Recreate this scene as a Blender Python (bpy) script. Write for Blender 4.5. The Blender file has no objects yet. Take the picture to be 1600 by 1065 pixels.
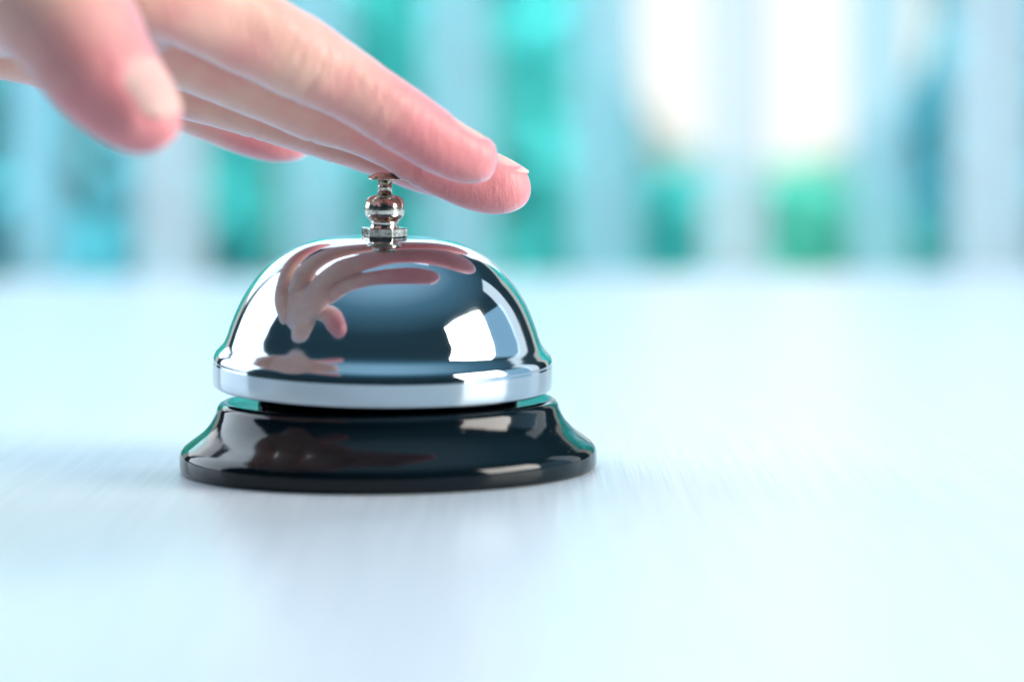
import bpy, bmesh, math, random
import numpy as np
from mathutils import Vector, Matrix, Euler

random.seed(7)
MM = 0.001
scene = bpy.context.scene
COL = scene.collection

# ---------------------------------------------------------------- camera
cam_d = bpy.data.cameras.new('camera')
cam_d.lens = 100.0
cam_d.sensor_width = 36.0
cam_d.clip_start = 0.02
cam_d.clip_end = 60.0
cam_d.dof.use_dof = True
cam_d.dof.focus_distance = 0.578
cam_d.dof.aperture_fstop = 5.8
cam = bpy.data.objects.new('camera', cam_d)
cam.location = (25.8*MM, -579*MM, 70.6*MM)
cam.rotation_euler = (math.pi/2 - 0.077, 0.008, 0)
COL.objects.link(cam)
scene.camera = cam

# ---------------------------------------------------------------- world and lamps
world = bpy.data.worlds.new('World')
scene.world = world
world.use_nodes = True
wt = world.node_tree
w_tc = wt.nodes.new('ShaderNodeTexCoord'); w_sep = wt.nodes.new('ShaderNodeSeparateXYZ'); w_cr = wt.nodes.new('ShaderNodeValToRGB')
wt.links.new(w_tc.outputs['Generated'], w_sep.inputs[0]); wt.links.new(w_sep.outputs['Z'], w_cr.inputs[0])
# dim room: dark at eye height, a pale bluish ceiling overhead
for pos_, col_ in ((0.55, (0.030, 0.075, 0.105, 1)), (0.80, (0.12, 0.29, 0.42, 1))):
    w_cr.color_ramp.elements.new(pos_).color = col_
w_cr.color_ramp.elements[0].position = 0.05; w_cr.color_ramp.elements[0].color = (0.016, 0.036, 0.050, 1)
w_cr.color_ramp.elements[-1].position = 0.98; w_cr.color_ramp.elements[-1].color = (0.42, 0.72, 0.96, 1)
wt.links.new(w_cr.outputs[0], wt.nodes['Background'].inputs[0])
wt.nodes['Background'].inputs[1].default_value = 1.0

def area(name, loc, target, sx, sy, watt, col):
    l = bpy.data.lights.new(name, 'AREA')
    l.shape = 'RECTANGLE'; l.size = sx; l.size_y = sy
    l.energy = watt; l.color = col
    o = bpy.data.objects.new(name, l)
    o.location = loc
    d = Vector(target) - Vector(loc)
    o.rotation_euler = d.to_track_quat('-Z', 'Y').to_euler()
    COL.objects.link(o)
    return o

# windows of the room and its pale ceiling, as the chrome mirrors them
area('window_left_back', (-1.45, 0.80, 0.85), (0, 0, 0.05), 1.35, 1.7, 29, (0.77, 0.89, 1.0))
area('window_right_back', (1.75, 1.30, 0.75), (0, 0, 0.05), 0.5, 1.5, 3.5, (0.82, 0.92, 1.0))
area('pale_wall_right', (1.95, 0.05, 0.50), (0, 0, 0.05), 2.3, 1.1, 7.5, (0.42, 0.73, 1.0))
area('window_right_front', (1.10, -0.30, 0.46), (0, 0, 0.05), 0.76, 0.60, 22, (1.0, 0.94, 0.87))
area('window_behind', (-0.30, 1.85, 0.78), (0, 0.0, 0.08), 1.9, 0.7, 8, (0.86, 0.92, 1.0))
area('window_overhead_back', (-0.25, 0.80, 1.60), (0, 0.0, 0.05), 1.5, 0.6, 15, (0.82, 0.91, 1.0))
area('daylight_on_garden', (0.0, 1.5, 0.85), (0.0, 2.4, 0.1), 3.0, 0.5, 105, (0.95, 1.0, 0.98))

scene.view_settings.view_transform = 'Standard'
scene.view_settings.look = 'None'
scene.view_settings.exposure = 0.0
scene.view_settings.gamma = 1.0
scene.view_settings.use_curve_mapping = False
scene.cycles.use_denoising = True
scene.cycles.max_bounces = 10

# ---------------------------------------------------------------- helpers
def obj(name, me, mat=None, parent=None, smooth=True):
    o = bpy.data.objects.new(name, me)
    COL.objects.link(o)
    if mat: me.materials.append(mat)
    if parent is not None: o.parent = parent
    if smooth:
        me.polygons.foreach_set('use_smooth', [True]*len(me.polygons))
    return o

def tag(o, label=None, cat=None, group=None, kind=None):
    if label: o['label'] = label
    if cat: o['category'] = cat
    if group: o['group'] = group
    if kind: o['kind'] = kind
    return o

def empty(name, loc=(0, 0, 0)):
    o = bpy.data.objects.new(name, None)
    o.location = loc; o.empty_display_size = 0.01
    COL.objects.link(o)
    return o

def mesh_from(name, verts, faces):
    me = bpy.data.meshes.new(name)
    me.from_pydata(verts, [], faces)
    me.update()
    return me

def lathe(name, prof, seg=128, closed=False):
    """prof: (r, z) millimetres, revolved round z"""
    verts, faces, rings = [], [], []
    for r, z in prof:
        if r < 1e-6:
            rings.append([len(verts)]); verts.append((0, 0, z*MM))
        else:
            k = len(verts); rings.append(list(range(k, k+seg)))
            for i in range(seg):
                a = 2*math.pi*i/seg
                verts.append((r*MM*math.cos(a), r*MM*math.sin(a), z*MM))
    pairs = list(zip(rings, rings[1:]))
    if closed: pairs.append((rings[-1], rings[0]))
    for A, B in pairs:
        if len(A) == 1 and len(B) == 1: continue
        for i in range(seg):
            j = (i+1) % seg
            if len(A) == 1: faces.append((A[0], B[j], B[i]))
            elif len(B) == 1: faces.append((A[i], A[j], B[0]))
            else: faces.append((A[i], A[j], B[j], B[i]))
    me = mesh_from(name, verts, faces)
    bm = bmesh.new(); bm.from_mesh(me)
    bmesh.ops.recalc_face_normals(bm, faces=bm.faces)
    bm.to_mesh(me); bm.free()
    return me

def catmull(pts, per):
    pts = [np.array(p, float) for p in pts]
    out = []
    for i in range(len(pts)-1):
        p0 = pts[max(i-1, 0)]; p1 = pts[i]; p2 = pts[i+1]; p3 = pts[min(i+2, len(pts)-1)]
        for k in range(per):
            t = k/per
            out.append(0.5*((2*p1)+(-p0+p2)*t+(2*p0-5*p1+4*p2-p3)*t*t+(-p0+3*p1-3*p2+p3)*t**3))
    out.append(pts[-1])
    return out

def smooth_profile(pts, per=6):
    return [(max(p[0], 0), p[1]) for p in catmull(pts, per)]

# ---------------------------------------------------------------- materials
def mat_new(name):
    m = bpy.data.materials.new(name); m.use_nodes = True
    nt = m.node_tree
    return m, nt, nt.nodes['Principled BSDF']

def N(nt, kind, **kw):
    n = nt.nodes.new(kind)
    for k, v in kw.items(): setattr(n, k, v)
    return n

def mat_chrome():
    m, nt, b = mat_new('chrome')
    b.inputs['Base Color'].default_value = (0.45, 0.515, 0.555, 1)
    b.inputs['Metallic'].default_value = 1
    tc = N(nt, 'ShaderNodeTexCoord'); no = N(nt, 'ShaderNodeTexNoise')
    no.inputs['Scale'].default_value = 60; no.inputs['Detail'].default_value = 4
    nt.links.new(tc.outputs['Object'], no.inputs['Vector'])
    mr = N(nt, 'ShaderNodeMapRange')
    mr.inputs[1].default_value = 0.35; mr.inputs[2].default_value = 0.7; mr.inputs[3].default_value = 0.045; mr.inputs[4].default_value = 0.12
    nt.links.new(no.outputs['Fac'], mr.inputs[0]); nt.links.new(mr.outputs[0], b.inputs['Roughness'])
    return m

def mat_nickel():
    m, nt, b = mat_new('worn_nickel')
    b.inputs['Metallic'].default_value = 1
    tc = N(nt, 'ShaderNodeTexCoord'); no = N(nt, 'ShaderNodeTexNoise')
    no.inputs['Scale'].default_value = 900; no.inputs['Detail'].default_value = 6
    nt.links.new(tc.outputs['Object'], no.inputs['Vector'])
    cr = N(nt, 'ShaderNodeValToRGB')
    cr.color_ramp.elements[0].position = 0.38; cr.color_ramp.elements[0].color = (0.30, 0.27, 0.22, 1)
    cr.color_ramp.elements[1].position = 0.55; cr.color_ramp.elements[1].color = (0.66, 0.62, 0.55, 1)
    nt.links.new(no.outputs['Fac'], cr.inputs[0]); nt.links.new(cr.outputs[0], b.inputs['Base Color'])
    b.inputs['Roughness'].default_value = 0.16
    bp = N(nt, 'ShaderNodeBump'); bp.inputs['Strength'].default_value = 0.12; bp.inputs['Distance'].default_value = 0.0003
    nt.links.new(no.outputs['Fac'], bp.inputs['Height']); nt.links.new(bp.outputs[0], b.inputs['Normal'])
    return m

def mat_black():
    m, nt, b = mat_new('black_gloss_enamel')
    b.inputs['Base Color'].default_value = (0.002, 0.006, 0.009, 1)
    b.inputs['Roughness'].default_value = 0.08
    b.inputs['Specular IOR Level'].default_value = 0.31
    b.inputs['Coat Weight'].default_value = 0.0
    b.inputs['Coat Roughness'].default_value = 0.04
    tc = N(nt, 'ShaderNodeTexCoord'); no = N(nt, 'ShaderNodeTexNoise')
    no.inputs['Scale'].default_value = 240; no.inputs['Detail'].default_value = 2
    nt.links.new(tc.outputs['Object'], no.inputs['Vector'])
    vo = N(nt, 'ShaderNodeTexVoronoi'); vo.inputs['Scale'].default_value = 420
    nt.links.new(tc.outputs['Object'], vo.inputs['Vector'])
    mr = N(nt, 'ShaderNodeMapRange')          # a few dust nibs under the enamel
    mr.inputs[1].default_value = 0.0; mr.inputs[2].default_value = 0.12; mr.inputs[3].default_value = 1; mr.inputs[4].default_value = 0
    nt.links.new(vo.outputs['Distance'], mr.inputs[0])
    ad = N(nt, 'ShaderNodeMath', operation='MULTIPLY_ADD'); ad.inputs[1].default_value = 0.8
    nt.links.new(mr.outputs[0], ad.inputs[0]); nt.links.new(no.outputs['Fac'], ad.inputs[2])
    bp = N(nt, 'ShaderNodeBump'); bp.inputs['Strength'].default_value = 0.10; bp.inputs['Distance'].default_value = 0.0006
    nt.links.new(ad.outputs[0], bp.inputs['Height']); nt.links.new(bp.outputs[0], b.inputs['Normal'])
    nt.links.new(bp.outputs[0], b.inputs['Coat Normal'])
    return m

def mat_table():
    m, nt, b = mat_new('white_lacquered_wood')
    tc = N(nt, 'ShaderNodeTexCoord'); mp = N(nt, 'ShaderNodeMapping')
    mp.inputs['Scale'].default_value = (760, 12, 1)
    nt.links.new(tc.outputs['Object'], mp.inputs['Vector'])
    no = N(nt, 'ShaderNodeTexNoise'); no.inputs['Scale'].default_value = 1; no.inputs['Detail'].default_value = 5
    no.inputs['Distortion'].default_value = 0.6
    nt.links.new(mp.outputs[0], no.inputs['Vector'])
    cr = N(nt, 'ShaderNodeValToRGB')
    cr.color_ramp.elements[0].position = 0.35; cr.color_ramp.elements[0].color = (0.59, 0.66, 0.71, 1)
    cr.color_ramp.elements[1].position = 0.62; cr.color_ramp.elements[1].color = (0.66, 0.715, 0.765, 1)
    nt.links.new(no.outputs['Fac'], cr.inputs[0]); nt.links.new(cr.outputs[0], b.inputs['Base Color'])
    b.inputs['Roughness'].default_value = 0.30
    b.inputs['Specular IOR Level'].default_value = 0.08
    bp = N(nt, 'ShaderNodeBump'); bp.inputs['Strength'].default_value = 0.32; bp.inputs['Distance'].default_value = 0.0004
    nt.links.new(no.outputs['Fac'], bp.inputs['Height']); nt.links.new(bp.outputs[0], b.inputs['Normal'])
    return m

def mat_skin():
    m, nt, b = mat_new('skin')
    at = N(nt, 'ShaderNodeAttribute', attribute_name='blush')
    tc = N(nt, 'ShaderNodeTexCoord'); no = N(nt, 'ShaderNodeTexNoise')
    no.inputs['Scale'].default_value = 90; no.inputs['Detail'].default_value = 5
    nt.links.new(tc.outputs['Object'], no.inputs['Vector'])
    ad = N(nt, 'ShaderNodeMath', operation='MULTIPLY_ADD'); ad.inputs[1].default_value = 0.9
    nt.links.new(no.outputs['Fac'], ad.inputs[0]); nt.links.new(at.outputs['Fac'], ad.inputs[2])
    cr = N(nt, 'ShaderNodeValToRGB')
    cr.color_ramp.elements[0].position = 0.30; cr.color_ramp.elements[0].color = (0.81, 0.505, 0.39, 1)
    cr.color_ramp.elements[1].position = 1.0; cr.color_ramp.elements[1].color = (0.77, 0.265, 0.27, 1)
    nt.links.new(ad.outputs[0], cr.inputs[0]); nt.links.new(cr.outputs[0], b.inputs['Base Color'])
    b.inputs['Roughness'].default_value = 0.47
    b.inputs['Specular IOR Level'].default_value = 0.45
    b.inputs['Coat Weight'].default_value = 0.0; b.inputs['Coat Roughness'].default_value = 0.35; b.inputs['Coat Tint'].default_value = (0.95, 0.97, 1, 1)
    b.inputs['Sheen Weight'].default_value = 1.0; b.inputs['Sheen Roughness'].default_value = 0.4; b.inputs['Sheen Tint'].default_value = (0.70, 0.82, 1, 1)
    b.inputs['Subsurface Weight'].default_value = 0.22
    b.inputs['Subsurface Radius'].default_value = (1.0, 0.32, 0.18)
    b.inputs['Subsurface Scale'].default_value = 0.0022
    vo = N(nt, 'ShaderNodeTexVoronoi'); vo.inputs['Scale'].default_value = 1500
    n2 = N(nt, 'ShaderNodeTexNoise'); n2.inputs['Scale'].default_value = 700; n2.inputs['Detail'].default_value = 3
    nt.links.new(tc.outputs['Object'], vo.inputs['Vector']); nt.links.new(tc.outputs['Object'], n2.inputs['Vector'])
    mp = N(nt, 'ShaderNodeMapping'); mp.inputs['Rotation'].default_value = (0, math.radians(-29), 0); mp.inputs['Scale'].default_value = (1100, 190, 300)
    n3 = N(nt, 'ShaderNodeTexNoise'); n3.inputs['Scale'].default_value = 1; n3.inputs['Detail'].default_value = 4
    nt.links.new(tc.outputs['Object'], mp.inputs['Vector']); nt.links.new(mp.outputs[0], n3.inputs['Vector'])
    m3 = N(nt, 'ShaderNodeMath', operation='MULTIPLY_ADD'); m3.inputs[1].default_value = 1.6
    nt.links.new(n3.outputs['Fac'], m3.inputs[0]); nt.links.new(n2.outputs['Fac'], m3.inputs[2])
    mi = N(nt, 'ShaderNodeMath', operation='MULTIPLY_ADD'); mi.inputs[1].default_value = 0.25
    nt.links.new(vo.outputs['Distance'], mi.inputs[0]); nt.links.new(m3.outputs[0], mi.inputs[2])
    bp = N(nt, 'ShaderNodeBump'); bp.inputs['Strength'].default_value = 0.5; bp.inputs['Distance'].default_value = 0.0002
    nt.links.new(mi.outputs[0], bp.inputs['Height']); nt.links.new(bp.outputs[0], b.inputs['Normal'])
    return m

def mat_nail():
    m, nt, b = mat_new('fingernail')
    tc = N(nt, 'ShaderNodeTexCoord'); no = N(nt, 'ShaderNodeTexNoise'); no.inputs['Scale'].default_value = 260
    nt.links.new(tc.outputs['Object'], no.inputs['Vector'])
    cr = N(nt, 'ShaderNodeValToRGB')
    cr.color_ramp.elements[0].position = 0.3; cr.color_ramp.elements[0].color = (0.80, 0.43, 0.38, 1)
    cr.color_ramp.elements[1].position = 0.7; cr.color_ramp.elements[1].color = (0.82, 0.47, 0.42, 1)
    nt.links.new(no.outputs['Fac'], cr.inputs[0])
    at = N(nt, 'ShaderNodeAttribute', attribute_name='free_edge')
    mx = N(nt, 'ShaderNodeMix', data_type='RGBA'); mx.inputs['B'].default_value = (0.80, 0.50, 0.45, 1)
    nt.links.new(at.outputs['Fac'], mx.inputs['Factor']); nt.links.new(cr.outputs[0], mx.inputs['A'])
    nt.links.new(mx.outputs['Result'], b.inputs['Base Color'])
    b.inputs['Roughness'].default_value = 0.55
    b.inputs['Specular IOR Level'].default_value = 0.35
    b.inputs['Subsurface Weight'].default_value = 0.4
    b.inputs['Subsurface Radius'].default_value = (1, 0.5, 0.4)
    b.inputs['Subsurface Scale'].default_value = 0.002
    return m

def mat_leaf(name, c0, c1):
    m = bpy.data.materials.new(name); m.use_nodes = True
    nt = m.node_tree; nt.nodes.clear()
    out = N(nt, 'ShaderNodeOutputMaterial'); di = N(nt, 'ShaderNodeBsdfDiffuse'); tr = N(nt, 'ShaderNodeBsdfTranslucent')
    mx = N(nt, 'ShaderNodeMixShader'); mx.inputs[0].default_value = 0.4
    tc = N(nt, 'ShaderNodeTexCoord'); no = N(nt, 'ShaderNodeTexNoise'); no.inputs['Scale'].default_value = 9
    nt.links.new(tc.outputs['Object'], no.inputs['Vector'])
    cr = N(nt, 'ShaderNodeValToRGB')
    cr.color_ramp.elements[0].position = 0.38; cr.color_ramp.elements[0].color = (*c0, 1)
    cr.color_ramp.elements[1].position = 0.62; cr.color_ramp.elements[1].color = (*c1, 1)
    nt.links.new(no.outputs['Fac'], cr.inputs[0])
    nt.links.new(cr.outputs[0], di.inputs[0]); nt.links.new(cr.outputs[0], tr.inputs[0])
    nt.links.new(di.outputs[0], mx.inputs[1]); nt.links.new(tr.outputs[0], mx.inputs[2])
    nt.links.new(mx.outputs[0], out.inputs[0])
    return m

def mat_slat(name, ca, cb):
    m = bpy.data.materials.new(name); m.use_nodes = True
    nt = m.node_tree; nt.nodes.clear()
    out = N(nt, 'ShaderNodeOutputMaterial'); di = N(nt, 'ShaderNodeBsdfDiffuse'); tr = N(nt, 'ShaderNodeBsdfTranslucent')
    tp = N(nt, 'ShaderNodeBsdfTransparent')
    mx = N(nt, 'ShaderNodeMixShader'); mx.inputs[0].default_value = 0.5
    m2 = N(nt, 'ShaderNodeMixShader'); m2.inputs[0].default_value = 0.54
    tc = N(nt, 'ShaderNodeTexCoord'); no = N(nt, 'ShaderNodeTexNoise'); no.inputs['Scale'].default_value = 30
    nt.links.new(tc.outputs['Object'], no.inputs['Vector'])
    cr = N(nt, 'ShaderNodeValToRGB')
    cr.color_ramp.elements[0].color = (*ca, 1); cr.color_ramp.elements[1].color = (*cb, 1)
    nt.links.new(no.outputs['Fac'], cr.inputs[0])
    for s in (di, tr): nt.links.new(cr.outputs[0], s.inputs[0])
    tp.inputs[0].default_value = (0.9, 0.98, 1, 1)
    nt.links.new(di.outputs[0], mx.inputs[1]); nt.links.new(tr.outputs[0], mx.inputs[2])
    nt.links.new(mx.outputs[0], m2.inputs[1]); nt.links.new(tp.outputs[0], m2.inputs[2])
    nt.links.new(m2.outputs[0], out.inputs[0])
    return m

def mat_sky():
    m = bpy.data.materials.new('bright_sky'); m.use_nodes = True
    nt = m.node_tree; nt.nodes.clear()
    out = N(nt, 'ShaderNodeOutputMaterial'); em = N(nt, 'ShaderNodeEmission')
    em.inputs[0].default_value = (0.95, 0.99, 0.93, 1); em.inputs[1].default_value = 0.8
    nt.links.new(em.outputs[0], out.inputs[0])
    return m

M_CHROME, M_NICKEL, M_BLACK, M_TABLE = mat_chrome(), mat_nickel(), mat_black(), mat_table()
M_SKIN, M_NAIL, M_SKY = mat_skin(), mat_nail(), mat_sky()
M_SLAT = [mat_slat('aqua_slat', (0.54, 0.83, 0.93), (0.58, 0.86, 0.95)), mat_slat('brightened_slat', (0.88, 0.91, 0.97), (0.91, 0.94, 0.98))]  # second, paler copy paints stronger light into the colour of some slats

# ---------------------------------------------------------------- setting: sky, garden, table
sky = obj('sky', mesh_from('sky', [(-2.2, 3.4, -1.2), (2.2, 3.4, -1.2), (2.2, 3.4, 1.6), (-2.2, 3.4, 1.6)], [(0, 1, 2, 3)]), M_SKY, smooth=False)
tag(sky, kind='structure')

def box_mesh(name, x0, x1, y0, y1, z0, z1, bevel=0.0):
    bm = bmesh.new()
    bmesh.ops.create_cube(bm, size=1)
    for v in bm.verts:
        v.co = Vector((x0 if v.co.x < 0 else x1, y0 if v.co.y < 0 else y1, z0 if v.co.z < 0 else z1))
    if bevel:
        bmesh.ops.bevel(bm, geom=list(bm.edges), offset=bevel, segments=3, affect='EDGES', profile=0.5)
    me = bpy.data.meshes.new(name); bm.to_mesh(me); bm.free()
    return me

table = obj('table', box_mesh('table', -1.1, 1.1, -0.46, 0.735, -0.035, 0.0, 0.004), M_TABLE, smooth=False)
tag(table, 'white wood grain table top under the service bell', 'table')

LEAF = [mat_leaf('leaf_green', (0.07, 0.40, 0.31), (0.09, 0.44, 0.35)),
        mat_leaf('leaf_teal', (0.05, 0.41, 0.41), (0.07, 0.46, 0.45)),
        mat_leaf('leaf_blue', (0.07, 0.37, 0.46), (0.09, 0.41, 0.50))]
m_stem, nt_, b_ = mat_new('shrub_stem'); b_.inputs['Base Color'].default_value = (0.16, 0.11, 0.07, 1); b_.inputs['Roughness'].default_value = 0.9

def shrub(x, y, ztop, rx, rz, kind, label, n=3200):
    root = empty('garden_shrub', (x, y, -0.76))
    tag(root, label, 'shrub', 'shrubs beyond the slats')
    rnd = random.Random(int(x*1000)+int(ztop*77))
    verts, faces = [], []
    cz = ztop - rz + 0.76
    for _ in range(n):
        u = Vector((rnd.gauss(0, 1), rnd.gauss(0, 1), rnd.gauss(0, 1))).normalized()
        r = rnd.uniform(0.74, 1.04)
        w = 1 + 0.10*math.sin(5*u.x+x*9)+0.10*math.sin(4*u.z+3*u.y+x)
        c = Vector((u.x*rx*r*w, u.y*rx*0.8*r*w, cz+u.z*rz*r*w))
        q = Euler((rnd.uniform(0, 6.28), rnd.uniform(0, 6.28), rnd.uniform(0, 6.28))).to_matrix()
        s = rnd.uniform(0.024, 0.042)
        k = len(verts)
        for a, b_2, h in ((-1, 0, 0), (0, -0.45, 0.12), (1.1, 0, 0), (0, 0.45, 0.12)):
            verts.append(c + q @ Vector((a*s, b_2*s, h*s)))
        faces += [(k, k+1, k+2), (k, k+2, k+3)]
    nu_, nv_ = 18, 12                      # dense inner growth that closes the crown
    k0 = len(verts)
    for i in range(nv_+1):
        for j in range(nu_):
            ph = math.pi*i/nv_; th = 2*math.pi*j/nu_
            d_ = Vector((math.sin(ph)*math.cos(th), math.sin(ph)*math.sin(th), math.cos(ph)))
            w = 0.80*(1 + 0.10*math.sin(5*d_.x+x*9)+0.10*math.sin(4*d_.z+3*d_.y+x)) + rnd.uniform(-0.05, 0.05)
            verts.append(Vector((d_.x*rx*w, d_.y*rx*0.8*w, cz+d_.z*rz*w)))
    for i in range(nv_):
        for j in range(nu_):
            a_, b_3 = k0+i*nu_+j, k0+i*nu_+(j+1) % nu_
            faces.append((a_, b_3, b_3+nu_, a_+nu_))
    obj('foliage', mesh_from('foliage', verts, faces), LEAF[kind], root)
    sv, sf = [], []
    for (dx, dy) in ((0.02, 0), (-0.02, 0.02), (0, -0.03)):
        k = len(sv)
        for j, (t, r) in enumerate(((0, 0.012), (0.5, 0.009), (1, 0.004))):
            for i in range(6):
                a = i*math.pi/3
                sv.append((dx*(1+6*t)+r*math.cos(a), dy*(1+6*t)+r*math.sin(a), t*cz))
        for j in range(2):
            for i in range(6):
                sf.append((k+j*6+i, k+j*6+(i+1) % 6, k+j*6+6+(i+1) % 6, k+j*6+6+i))
    obj('stem', mesh_from('stem', sv, sf), m_stem, root)
    return root

SHRUBS = [(-0.60, 2.34, 0.95, 0.24, 0.75, 0, 'green shrub farthest left behind the slats, beneath the thumb'),
          (-0.38, 2.34, 0.90, 0.23, 0.72, 2, 'bluish shrub behind the slats below the thumb tip'),
          (-0.19, 2.34, 1.00, 0.22, 0.76, 1, 'teal shrub behind the slats, left of the bell button'),
          (-0.02, 2.34, 0.95, 0.22, 0.74, 1, 'teal shrub behind the slats above the bell dome'),
          (0.00, 2.34, 0.85, 0.13, 0.70, 0, 'green shrub behind the slats beside the pressing fingertip'),
          (0.24, 2.34, 0.02, 0.18, 0.34, 1, 'low teal shrub under the left of the white glow'),
          (0.38, 2.34, 0.02, 0.18, 0.34, 0, 'low green shrub under the white glow'),
          (0.55, 2.34, 0.92, 0.16, 0.74, 2, 'bluish shrub right of the white glow'),
          (0.72, 2.34, 0.95, 0.21, 0.74, 1, 'teal shrub at the far right behind the wide pale slat')]
for s in SHRUBS: shrub(*s)

def hedge():
    root = empty('garden_hedge', (0, 2.44, -0.76))
    tag(root, 'teal green hedge behind the shrubs with a dip below the white glow', 'hedge')
    rnd = random.Random(5)
    def hgt(x): return 0.73 + 0.95/(1+math.exp((x-0.10)/0.012)) + 0.95/(1+math.exp((0.49-x)/0.012))
    verts, faces = [], []
    nx, nz = 60, 14
    for i in range(nx+1):                     # lumpy clipped body: front, top and back
        x = -1.15+2.3*i/nx
        for j in range(nz+1):
            t = j/nz
            ht = hgt(x)
            prof_y, prof_z = ((-0.12, ht*t/0.45) if t < 0.45 else ((-0.12+0.24*(t-0.45)/0.1), ht) if t < 0.55 else (0.12, ht*(1-t)/0.45))
            verts.append((x, prof_y+rnd.uniform(-0.015, 0.015), max(prof_z, 0)+rnd.uniform(-0.012, 0.012)))
    for i in range(nx):
        for j in range(nz):
            k = i*(nz+1)+j
            faces.append((k, k+nz+1, k+nz+2, k+1))
    for _ in range(9000):
        x = rnd.uniform(-1.15, 1.15)
        if rnd.random() < 0.7: c = Vector((x, -0.13+rnd.uniform(-0.03, 0.02), rnd.uniform(0.3, hgt(x))))
        else: c = Vector((x, rnd.uniform(-0.12, 0.12), hgt(x)+rnd.uniform(-0.02, 0.03)))
        q = Euler((rnd.uniform(0, 6.28), rnd.uniform(0, 6.28), rnd.uniform(0, 6.28))).to_matrix()
        s_ = rnd.uniform(0.02, 0.036); k = len(verts)
        for a_, b_3, h_ in ((-1, 0, 0), (0, -0.45, 0.12), (1.1, 0, 0), (0, 0.45, 0.12)):
            verts.append(c + q @ Vector((a_*s_, b_3*s_, h_*s_)))
        faces += [(k, k+1, k+2), (k, k+2, k+3)]
    obj('foliage', mesh_from('foliage', verts, faces), LEAF[1], root)
hedge()

# no real lamp: emissive globe added to make the white glow at upper right
glow_root = empty('added_glow', (0.200, 1.36, 0.140))
tag(glow_root, 'large round white glow added behind the slats at upper right', 'glow')
m_g = bpy.data.materials.new('glow_globe'); m_g.use_nodes = True
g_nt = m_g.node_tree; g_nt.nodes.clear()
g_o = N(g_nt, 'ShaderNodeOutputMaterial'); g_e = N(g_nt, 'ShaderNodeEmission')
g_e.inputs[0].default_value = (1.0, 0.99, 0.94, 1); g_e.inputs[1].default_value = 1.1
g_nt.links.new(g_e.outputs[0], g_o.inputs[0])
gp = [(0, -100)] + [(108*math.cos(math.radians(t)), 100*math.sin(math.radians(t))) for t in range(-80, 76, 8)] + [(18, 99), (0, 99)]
obj('globe', lathe('globe', gp, 48), m_g, glow_root)
obj('glow_cord', lathe('glow_cord', [(0, 99.5), (16, 99.5), (16, 118), (4, 124), (4, 700), (0, 700)], 16), M_NICKEL, glow_root)  # made up along with the added globe

# pale slats standing behind the table
blind = empty('vertical_blind', (0, 0.98, 0))
tag(blind, 'row of pale upright slats standing blurred behind the table', 'blind')
def slat(xc, w, kind):
    bm = bmesh.new()
    n = 8; vs = []
    for z in (-0.6, 0.28):
        for side in (0, 1):
            row = []
            for i in range(n+1):
                u = i/n*2-1
                row.append(bm.verts.new((xc+u*w/2, 0.004*(1-u*u)+(0.0012 if side else 0), z)))
            vs.append(row)
    a0, a1, b0, b1 = vs
    for i in range(n):
        bm.faces.new((a0[i], a0[i+1], b0[i+1], b0[i])); bm.faces.new((a1[i+1], a1[i], b1[i], b1[i+1]))
        bm.faces.new((a0[i+1], a0[i], a1[i], a1[i+1])); bm.faces.new((b0[i], b0[i+1], b1[i+1], b1[i]))
    bm.faces.new((a0[0], b0[0], b1[0], a1[0])); bm.faces.new((b0[n], a0[n], a1[n], b1[n]))
    bmesh.ops.recalc_face_normals(bm, faces=bm.faces)
    me = bpy.data.meshes.new('slat'); bm.to_mesh(me); bm.free()
    obj('slat', me, M_SLAT[kind], blind)
for px, wpx, kind in ((58, 80, 0), (268, 112, 1), (498, 108, 0), (715, 108, 0), (945, 108, 0), (1148, 104, 1), (1372, 96, 0), (1550, 125, 1)):
    s = 4444.4/1559
    slat((25.8+(px-800)/s)*MM, wpx/s*MM, kind)

# ---------------------------------------------------------------- the bell
bell = empty('service_bell', (0, 0, 0))
tag(bell, 'chrome service bell with black base under the pressing finger', 'bell')

base_prof = [(0, 13.9), (28.0, 13.95), (31.2, 14.1), (32.4, 14.2), (33.6, 14.15), (34.3, 13.8), (34.8, 13.1)] + \
    smooth_profile([(34.8, 13.1), (35.3, 11.6), (36.4, 9.6), (38.1, 7.8), (40.1, 6.3), (41.5, 5.25)], 5)[1:] + \
    [(42.2, 4.5), (42.5, 3.8), (42.6, 3.0), (42.6, 1.2), (42.3, 0.4), (41.8, 0.0), (38, 0.0), (0, 0.0)]
obj('base', lathe('base', base_prof, 160), M_BLACK, bell)

dome_out = smooth_profile([(4.0, 47.55), (9, 47.3), (14, 46.5), (18, 45.1), (21.3, 43.2), (24.0, 41.0), (26.3, 38.4), (28.3, 35.4),
                           (29.8, 32.4), (31.0, 29.4), (31.75, 27.2), (32.4, 25.7), (33.3, 24.6), (34.1, 23.7), (34.5, 22.8), (34.6, 22.1), (34.66, 21.75)], 5)
dome_out += [(34.66, 21.6), (34.64, 19.0), (34.62, 17.6), (34.5, 17.2), (34.2, 17.0), (33.9, 17.2)]
dome_in = [(r-0.9, z-0.7) for r, z in reversed(dome_out[:-6]) if r > 4.4]
prof = dome_out + [(33.8, 17.6)] + dome_in + [(3.2, 46.8), (3.2, 47.5)]
dome = obj('dome', lathe('dome', prof, 192, closed=True), M_CHROME, bell)
m_in, _, b_ = mat_new('dull_dark_metal'); b_.inputs['Base Color'].default_value = (0.05, 0.06, 0.065, 1); b_.inputs['Metallic'].default_value = 1; b_.inputs['Roughness'].default_value = 0.5
dome.data.materials.append(m_in)
for p in dome.data.polygons:           # the unpolished inside of the shell
    c = p.center; n = p.normal
    if n.x*c.x+n.y*c.y+n.z*(c.z-0.010) < 0 and c.z > 0.0174: p.material_index = 1

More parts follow.
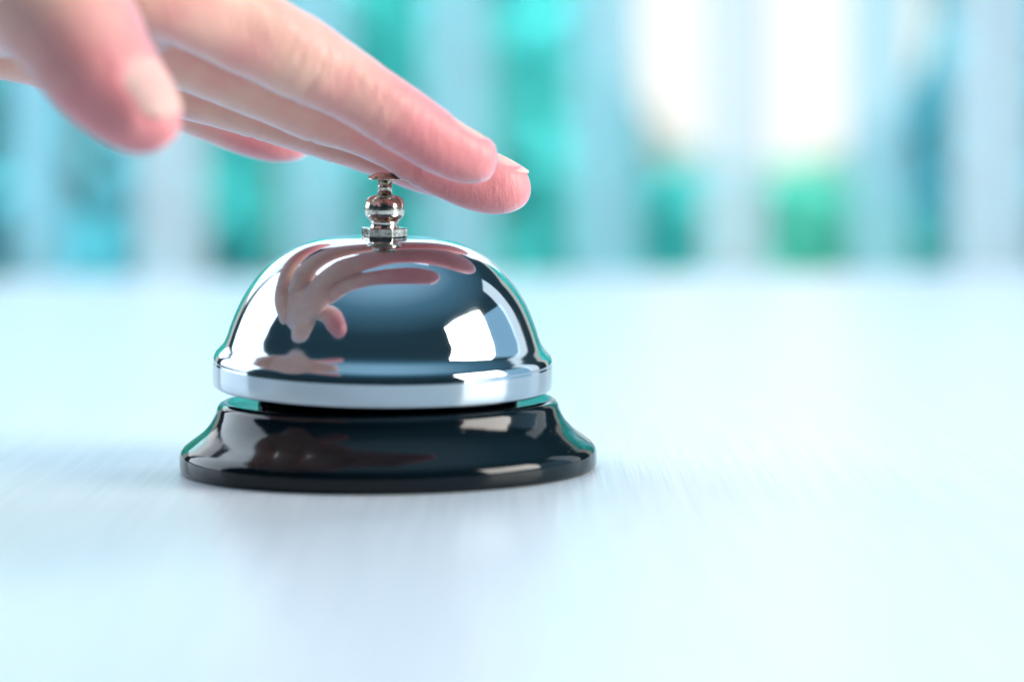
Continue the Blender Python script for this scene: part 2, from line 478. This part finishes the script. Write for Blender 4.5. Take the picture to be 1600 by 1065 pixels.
def tilted(o): o.matrix_local = TILT
TILT = Matrix.Translation((-0.9*MM, 0, 22*MM)) @ Matrix.Rotation(math.radians(1.3), 4, 'Y') @ Matrix.Rotation(math.radians(2.4), 4, 'X') @ Matrix.Translation((0, 0, -22*MM))
tilted(dome)

housing = obj('striker_housing', lathe('striker_housing', [(0, 13.5), (26.5, 13.5), (26.5, 19.0), (25.6, 20.4), (23.5, 21.2), (0, 21.4)], 96), M_BLACK, bell)
post = obj('post', lathe('post', [(0, 12.0), (4.5, 12.0), (4.5, 14.0), (3.0, 14.6), (3.0, 46.7), (0, 46.7)], 32), M_NICKEL, bell); tilted(post)

bm = bmesh.new()
bmesh.ops.create_cone(bm, cap_ends=True, segments=6, radius1=4.75*MM, radius2=4.75*MM, depth=1.8*MM)
bmesh.ops.rotate(bm, verts=bm.verts, cent=(0, 0, 0), matrix=Matrix.Rotation(math.radians(22), 3, 'Z'))
bmesh.ops.translate(bm, verts=bm.verts, vec=(0, 0, 48.45*MM))
bmesh.ops.bevel(bm, geom=list(bm.edges), offset=0.18*MM, segments=2, affect='EDGES', profile=0.5)
me = bpy.data.meshes.new('nut'); bm.to_mesh(me); bm.free()
nut = obj('nut', me, M_NICKEL, bell, smooth=False); tilted(nut)

knob_prof = [(0, 49.36), (3.0, 49.36)] + smooth_profile([(3.0, 49.36), (2.85, 49.9), (2.85, 50.5), (3.0, 50.9), (3.5, 51.3), (3.9, 51.9), (4.08, 52.7), (4.1, 53.3), (4.02, 54.1), (3.75, 54.9), (3.2, 55.5), (2.5, 55.85), (1.9, 55.95)], 4)[1:] + [(0, 55.95)]
knob = obj('finial', lathe('finial', knob_prof, 64), M_NICKEL, bell); tilted(knob)
plunger = obj('plunger', lathe('plunger', [(0, 55.96), (1.45, 55.96), (1.45, 59.1), (0, 59.1)], 40), M_NICKEL, bell); tilted(plunger)
cap = obj('button_cap', lathe('button_cap', [(0, 59.11), (3.3, 59.11), (3.5, 59.25), (3.42, 59.45), (2.9, 59.85), (2.1, 60.25), (1.1, 60.5), (0, 60.58)], 48), M_NICKEL, plunger)

# ---------------------------------------------------------------- the hand
HAND = {
    'index': dict(up=(0.3, 0, 1), n=2.25, sts=[
        ([-49.99, -47.0, 101.96], 9.8, 10.8),
        ([-38.81, -42.0, 96.44], 9.4, 10.0),
        ([-29.3, -36.0, 91.1], 8.9, 9.1),
        ([-20.56, -32.5, 86.29], 8.7, 8.4),
        ([-14.43, -30.0, 82.89], 8.7, 8.2),
        ([-7.5, -27.5, 78.95], 8.2, 7.2),
        ([-1.44, -26.0, 75.1], 7.8, 6.75),
        ([3.18, -24.5, 72.1], 7.8, 6.6),
        ([7.7, -23.0, 69.08], 7.6, 6.3),
        ([12.0, -21.5, 66.17], 7.3, 5.95),
        ([16.33, -20.0, 64.12], 6.7, 5.45),
        ([19.83, -19.0, 63.07], 5.6, 4.7),
        ([22.09, -18.5, 62.67], 3.5, 3.0),
        ([23.09, -18.5, 62.54], 0, 0),
    ]),
    'middle': dict(up=(0.3, 0, 1), n=2.25, sts=[
        ([-54.12, -28.0, 93.31], 10.0, 11.0),
        ([-42.5, -23.0, 88.47], 9.6, 9.9),
        ([-33.09, -18.5, 84.04], 9.2, 8.7),
        ([-22.88, -14.0, 79.02], 9.0, 8.0),
        ([-12.44, -10.0, 74.67], 9.0, 8.05),
        ([-4.99, -7.0, 71.18], 8.5, 7.05),
        ([2.54, -4.0, 67.39], 8.2, 6.55),
        ([8.27, -2.5, 64.11], 8.2, 6.9),
        ([14.05, -1.5, 61.2], 8.1, 6.8),
        ([18.57, -1.0, 59.08], 7.8, 6.6),
        ([23.1, -1.0, 57.75], 7.1, 6.15),
        ([26.74, -1.0, 57.59], 5.7, 5.0),
        ([28.81, -1.0, 57.7], 3.5, 3.1),
        ([29.72, -1.0, 57.83], 0, 0),
    ]),
    'ring': dict(up=(0.3, 0, 1), n=2.25, sts=[
        ([-61.25, -6.0, 89.4], 9.6, 10.6),
        ([-49.17, -1.0, 84.31], 9.2, 9.6),
        ([-38.15, 4.0, 79.14], 8.7, 8.3),
        ([-26.81, 8.0, 75.04], 8.4, 7.4),
        ([-16.58, 11.5, 71.68], 8.4, 7.4),
        ([-7.49, 14.0, 68.16], 7.9, 6.9),
        ([0.38, 16.0, 65.16], 7.7, 6.7),
        ([7.0, 17.0, 62.69], 7.7, 6.6),
        ([12.98, 18.0, 60.49], 7.3, 6.3),
        ([17.65, 18.5, 58.97], 6.2, 5.3),
        ([21.0, 19.0, 58.13], 4.5, 3.9),
        ([23.01, 19.0, 57.84], 2.5, 2.2),
        ([23.68, 19.0, 57.7], 0, 0),
    ]),
    'pinky': dict(up=(0.3, 0, 1), n=2.25, sts=[
        ([-96.18, 2.0, 93.55], 9.5, 10.5),
        ([-85.87, 9.0, 91.38], 9.2, 10.3),
        ([-75.11, 15.0, 88.59], 8.6, 9.5),
        ([-65.15, 19.0, 85.16], 8.2, 8.6),
        ([-55.04, 23.0, 81.14], 7.6, 7.8),
        ([-46.15, 27.0, 77.08], 7.1, 6.9),
        ([-39.05, 30.0, 73.79], 7.1, 6.8),
        ([-32.55, 33.0, 70.74], 6.7, 6.4),
        ([-27.27, 35.0, 68.5], 6.5, 6.1),
        ([-23.27, 36.5, 67.22], 5.8, 5.3),
        ([-20.18, 37.5, 66.22], 4.4, 4.0),
        ([-18.01, 38.0, 65.51], 2.4, 2.2),
        ([-17.18, 38.0, 65.23], 0, 0),
    ]),
    'thumb': dict(up=(0.56, -0.5, 0.66), n=2.15, sts=[
        ([-105.56, -56.0, 115.77], 14, 14),
        ([-91.71, -61.0, 111.23], 14.5, 13.5),
        ([-78.3, -65.0, 106.27], 13.5, 12.8),
        ([-67.54, -68.0, 100.89], 12.8, 12.2),
        ([-58.03, -71.0, 95.0], 12.6, 11.8),
        ([-51.63, -73.0, 87.66], 12.0, 11.0),
        ([-47.17, -75.0, 80.82], 10.8, 10.0),
        ([-42.95, -76.0, 75.71], 9.5, 8.7),
        ([-39.71, -77.0, 72.65], 8.5, 7.6),
        ([-37.21, -77.5, 70.39], 7.1, 6.2),
        ([-35.27, -78.0, 68.8], 4.9, 4.3),
        ([-34.16, -78.0, 67.78], 2.8, 2.5),
        ([-33.72, -78.0, 67.33], 0, 0),
    ]),
    'palm': dict(up=(0.05, -0.22, 1), n=2.7, sts=[
        ([-46, -12, 92], 22, 6),
        ([-54, -16, 95], 32, 9.5),
        ([-68, -22, 98], 37, 12),
        ([-86, -30, 101], 39, 13.5),
        ([-106, -39, 104], 38, 15),
        ([-127, -49, 110], 34, 16),
        ([-143, -56, 118], 30, 17),
        ([-157, -59, 130], 27, 17.5),
        ([-174, -57, 147], 26.5, 18.5),
        ([-202, -51, 178], 29, 21),
        ([-248, -40, 226], 34, 26),
        ([-340, -15, 322], 40, 34),
        ([-430, 10, 418], 44, 38),
        ([-434, 11, 422], 22, 18),
        ([-435, 11.3, 423], 0, 0),
    ]),
    'thenar': dict(up=(0.1, -0.4, 1), n=2.0, sts=[
        ([-146, -68, 108], 6, 6),
        ([-133, -70, 101], 17, 14),
        ([-114, -67, 96], 20, 16),
        ([-98, -62, 97], 18, 15),
        ([-84, -58, 101], 13, 12),
        ([-72, -54, 105], 6, 6),
    ]),
    'hypothenar': dict(up=(0.1, -0.2, 1), n=2.0, sts=[
        ([-145, -35, 108], 5, 5),
        ([-133, -28, 102], 11, 10),
        ([-113, -14, 97], 13, 12),
        ([-95, 0, 93], 12, 11),
        ([-80, 10, 92], 8, 8),
    ]),
    'web': dict(up=(0.2, -0.6, 1), n=2.0, sts=[
        ([-95, -62, 107], 5, 4),
        ([-87, -58, 106], 12, 8),
        ([-77, -54, 105], 12, 8),
        ([-67, -50, 104], 10, 8),
        ([-60, -48, 103], 4, 4),
    ]),
}
CREASES = [([-12.43, -32.5, 81.35], 14, 0.38), ([-13.49, -33.0, 82.08], 14, 0.16), ([2.52, -26.5, 72.47], 12, 0.22), ([7.0, -3.0, 64.64], 12, 0.3), ([-11.81, -10.0, 74.28], 13, 0.35), ([-49.84, -74.0, 84.69], 16, 0.4), ([-26.29, 8.0, 74.9], 12, 0.3)]
TIPS = [([18.22, -21.0, 63.11], 24), ([24.4, -1.0, 57.61], 24), ([18.33, 18.0, 58.57], 24), ([-21.24, 37.0, 66.51], 20), ([-37.26, -77.0, 71.06], 22)]

VOX = 0.62

def frame_at(P_, i, up):
    a = P_[min(i+1, len(P_)-1)] - P_[max(i-1, 0)]
    a = a/np.linalg.norm(a)
    u = np.array(up, float); u = u - a*np.dot(u, a); u /= np.linalg.norm(u)
    l = np.cross(a, u)
    return a, u, l

def loft(ch, seg=40, per=6):
    data = catmull([list(p)+[w, t] for p, w, t in ch['sts']], per)
    P_ = [d[:3] for d in data]
    W = [max(d[3], 0.0) for d in data]; T = [max(d[4], 0.0) for d in data]
    n = ch['n']
    verts, faces, rings = [], [], []
    for i in range(len(P_)):
        a, u, l = frame_at(P_, i, ch['up'])
        if W[i] < 0.05:
            rings.append([len(verts)]); verts.append(tuple(P_[i]*MM)); continue
        k = len(verts); rings.append(list(range(k, k+seg)))
        for j in range(seg):
            th = 2*math.pi*j/seg; c, s = math.cos(th), math.sin(th)
            x = math.copysign(abs(c)**(2/n), c)*W[i]; z = math.copysign(abs(s)**(2/n), s)*T[i]
            verts.append(tuple((P_[i]+l*x+u*z)*MM))
    for A, B in zip(rings, rings[1:]):
        for j in range(seg):
            k = (j+1) % seg
            if len(A) == 1 and len(B) == 1: break
            if len(A) == 1: faces.append((A[0], B[j], B[k]))
            elif len(B) == 1: faces.append((A[j], B[0], A[k]))
            else: faces.append((A[j], B[j], B[k], A[k]))
    for R_ in (rings[0], rings[-1]):
        if len(R_) > 1: faces.append(tuple(R_))
    return verts, faces

bm = bmesh.new()
for name, ch in HAND.items():
    v, f = loft(ch)
    tmp = mesh_from('tmp', v, f)
    b2 = bmesh.new(); b2.from_mesh(tmp); bmesh.ops.recalc_face_normals(b2, faces=b2.faces); b2.to_mesh(tmp); b2.free()
    bm.from_mesh(tmp); bpy.data.meshes.remove(tmp)
raw = bpy.data.meshes.new('raw'); bm.to_mesh(raw); bm.free()
ro = bpy.data.objects.new('raw', raw); COL.objects.link(ro)
rm = ro.modifiers.new('r', 'REMESH'); rm.mode = 'VOXEL'; rm.voxel_size = VOX*MM; rm.adaptivity = 0
sm = ro.modifiers.new('s', 'SMOOTH'); sm.factor = 0.5; sm.iterations = 14
dg = bpy.context.evaluated_depsgraph_get()
hand_me = bpy.data.meshes.new_from_object(ro.evaluated_get(dg))
hand_me.name = 'hand'
bpy.data.objects.remove(ro); bpy.data.meshes.remove(raw)
nv = len(hand_me.vertices)
co = np.empty(nv*3); hand_me.vertices.foreach_get('co', co); co = co.reshape(-1, 3)/MM
no_ = np.empty(nv*3); hand_me.vertices.foreach_get('normal', no_); no_ = no_.reshape(-1, 3)

def nearest_axis(p):
    best = None
    for name in ('index', 'middle', 'ring', 'pinky', 'thumb'):
        st = HAND[name]['sts']
        for i in range(len(st)):
            d = np.linalg.norm(np.array(st[i][0])-p)
            if best is None or d < best[0]:
                a, u, l = frame_at([np.array(q[0], float) for q in st], i, HAND[name]['up'])
                best = (d, a, u, l)
    return best[1:]
disp = np.zeros(nv)
for p, rad, dep in CREASES:
    p = np.array(p); a, u, l = nearest_axis(p)
    d = co-p; s = d@a
    # the crease runs slightly bowed round the palm side
    s = s + 0.02*(d@l)**2 - 0.8
    near = np.exp(-np.clip((np.linalg.norm(d, axis=1)-rad)/1.5, 0, 8)**2)
    palmar = np.clip(0.55 - (no_@u)*0.9, 0, 1)
    disp -= dep*near*palmar*(np.exp(-(s/0.75)**2) - 0.35*np.exp(-(s/2.6)**2))
def axis_frame(chain, dist):
    st = HAND[chain]['sts']
    data = catmull([list(p)+[w, t] for p, w, t in st], 12)
    P_ = [d[:3] for d in data]
    acc = 0.0
    for k in range(len(P_)-1, 0, -1):
        acc += np.linalg.norm(P_[k]-P_[k-1])
        if acc >= dist: return P_[k], frame_at(P_, k, HAND[chain]['up'])
# name, proximal fold distance from tip, plate length, half width, roll
NAILS = [('index', 13.0, 10.6, 4.7), ('middle', 13.0, 11.3, 5.2), ('thumb', 13.5, 10.8, 6.0)]
from mathutils.bvhtree import BVHTree
hb = bmesh.new(); hb.from_mesh(hand_me); bvh = BVHTree.FromBMesh(hb); hb.free()
nail_grids = []
for chain, i0, ln, hw in NAILS:
    p0, (a, u, l) = axis_frame(chain, i0*0.62)
    p0 = p0 - a*i0*0.38
    nu, nvv = 22, 16
    hts = np.full((nu+1, nvv+1), np.nan)
    for iu in range(nu+1):
        for iv in range(nvv+1):
            q = p0 + a*(iu/nu*ln) + l*((iv/nvv*2-1)*hw) + u*25
            hit = bvh.ray_cast(Vector(q*MM), Vector(-u))
            if hit[0] is not None: hts[iu, iv] = 25 - hit[3]/MM
    for iv in range(nvv+1):                # beyond the fingertip the plate runs on straight
        k = int(nu*0.62)
        sl = (hts[k, iv]-hts[k-6, iv])/6
        for iu in range(k+1, nu+1):
            hts[iu, iv] = hts[iu-1, iv] + sl*(1.15+0.09*(iu-k))
    nail_grids.append((chain, p0, a, u, l, nu, nvv, ln, hw, hts))
    d = co-p0; s_ = d@a; v_ = d@l; h_ = d@u
    vn = np.clip(np.abs(v_)/hw, 0, 1.2)
    ins = 1/(1+np.exp((np.abs(v_)-hw*0.93)/0.14)) * 1/(1+np.exp(-(s_-0.45-0.16*vn**3*ln)/0.14)) * 1/(1+np.exp((s_-ln*(0.80-0.34*vn**3.2))/0.25))
    ring = np.exp(-((np.abs(v_)-hw-0.9)/0.7)**2)*(s_ > -0.5)*(s_ < ln*0.7) + np.exp(-((s_+0.9)/0.8)**2)*(np.abs(v_) < hw*1.1)
    ok = (h_ > 0) & (np.linalg.norm(d, axis=1) < 22)
    disp += np.where(ok, -0.50*ins + 0.12*np.clip(ring, 0, 1), 0)
# soft unevenness of flesh over bone
for fx, fy, fz, ph, am in ((0.31, 0.22, 0.27, 0.3, 0.10), (0.57, 0.41, 0.36, 1.9, 0.07), (0.93, 0.7, 0.81, 4.0, 0.045), (1.7, 1.1, 1.4, 2.2, 0.025)):
    disp += am*np.sin(co[:, 0]*fx+ph)*np.sin(co[:, 1]*fy+2*ph)*np.sin(co[:, 2]*fz+co[:, 0]*fy*0.4+3*ph)
# short skin lines beside every joint
for p, rad, dep in CREASES:
    p = np.array(p); a, u, l = nearest_axis(p)
    d = co-p
    near = np.exp(-(np.linalg.norm(d, axis=1)/(rad*0.75))**4)
    s_ = d@a + 0.5*np.sin((d@l)*0.5+p[0]) + 0.4*np.sin((d@u)*0.6)
    disp -= 0.10*near*np.clip(np.sin(s_*2.3), 0, 1)**3
co2 = co + no_*disp[:, None]
# the pad gives where it rests on the button
cap_c = np.array(TILT @ Vector((0, 0, 60.60*MM)))/MM
dx = co2-cap_c; rr = np.hypot(dx[:, 0], dx[:, 1])
floor_z = cap_c[2] - 0.115*np.clip(rr, 0, 3.4)**2 * 0.95
m_c = (rr < 3.4) & (dx[:, 2] > -3) & (co2[:, 2] < floor_z+0.06)
co2[m_c, 2] = (floor_z+0.06)[m_c]
hand_me.vertices.foreach_set('co', (co2*MM).reshape(-1))
bl = np.zeros(nv)
for p, rad in TIPS:
    bl = np.maximum(bl, np.exp(-(np.linalg.norm(co-np.array(p), axis=1)/rad)**2))
at = hand_me.attributes.new('blush', 'FLOAT', 'POINT'); at.data.foreach_set('value', bl.astype(np.float32)*0.75)
hand_me.update()
hand = obj('hand', hand_me, M_SKIN)
tag(hand, 'left hand reaching in from upper left, middle finger pressing the bell button', 'hand')

LABELS = {'index': 'index fingernail seen edge on', 'middle': 'middle fingernail jutting past the fingertip', 'thumb': 'thumbnail in front, out of focus'}
for chain, p0, a, u, l, nu, nvv, ln, hw, hts in nail_grids:
    verts, faces = [], []
    m_ = (nu+1)*(nvv+1); r_ = nvv+1
    for side in (0, 1):
        for iu in range(nu+1):
            for iv in range(nvv+1):
                v = iv/nvv*2-1; s_ = iu/nu
                lo = 0.16*abs(v)**3*ln; hi = ln*(1-0.34*abs(v)**3.2)
                y = lo + s_*(hi-lo)
                fi = min(y/ln*nu, nu-1e-3); i_ = int(fi); f_ = fi-i_
                h_ = hts[i_, iv]*(1-f_)+hts[i_+1, iv]*f_
                verts.append(tuple((p0+a*y+l*(v*hw)+u*(h_-0.14-(0.34 if side else 0)))*MM))
    for iu in range(nu):
        for iv in range(nvv):
            q = iu*r_+iv
            faces.append((q, q+1, q+r_+1, q+r_)); faces.append((m_+q, m_+q+r_, m_+q+r_+1, m_+q+1))
    for iv in range(nvv):
        faces.append((iv+1, iv, m_+iv, m_+iv+1)); q = nu*r_+iv; faces.append((q, q+1, m_+q+1, m_+q))
    for iu in range(nu):
        q = iu*r_; faces.append((q, q+r_, m_+q+r_, m_+q)); q += nvv; faces.append((q+r_, q, m_+q, m_+q+r_))
    me = mesh_from('fingernail', verts, faces)
    b2 = bmesh.new(); b2.from_mesh(me); bmesh.ops.recalc_face_normals(b2, faces=b2.faces); b2.to_mesh(me); b2.free()
    fe = me.attributes.new('free_edge', 'FLOAT', 'POINT')     # paler where the plate leaves the nail bed
    fe.data.foreach_set('value', [0.0 if chain == 'thumb' else min(max(((k % m_)//r_/nu-0.80)/0.08, 0), 1) for k in range(2*m_)])
    o = obj('fingernail', me, M_NAIL, hand); o['label'] = LABELS[chain]
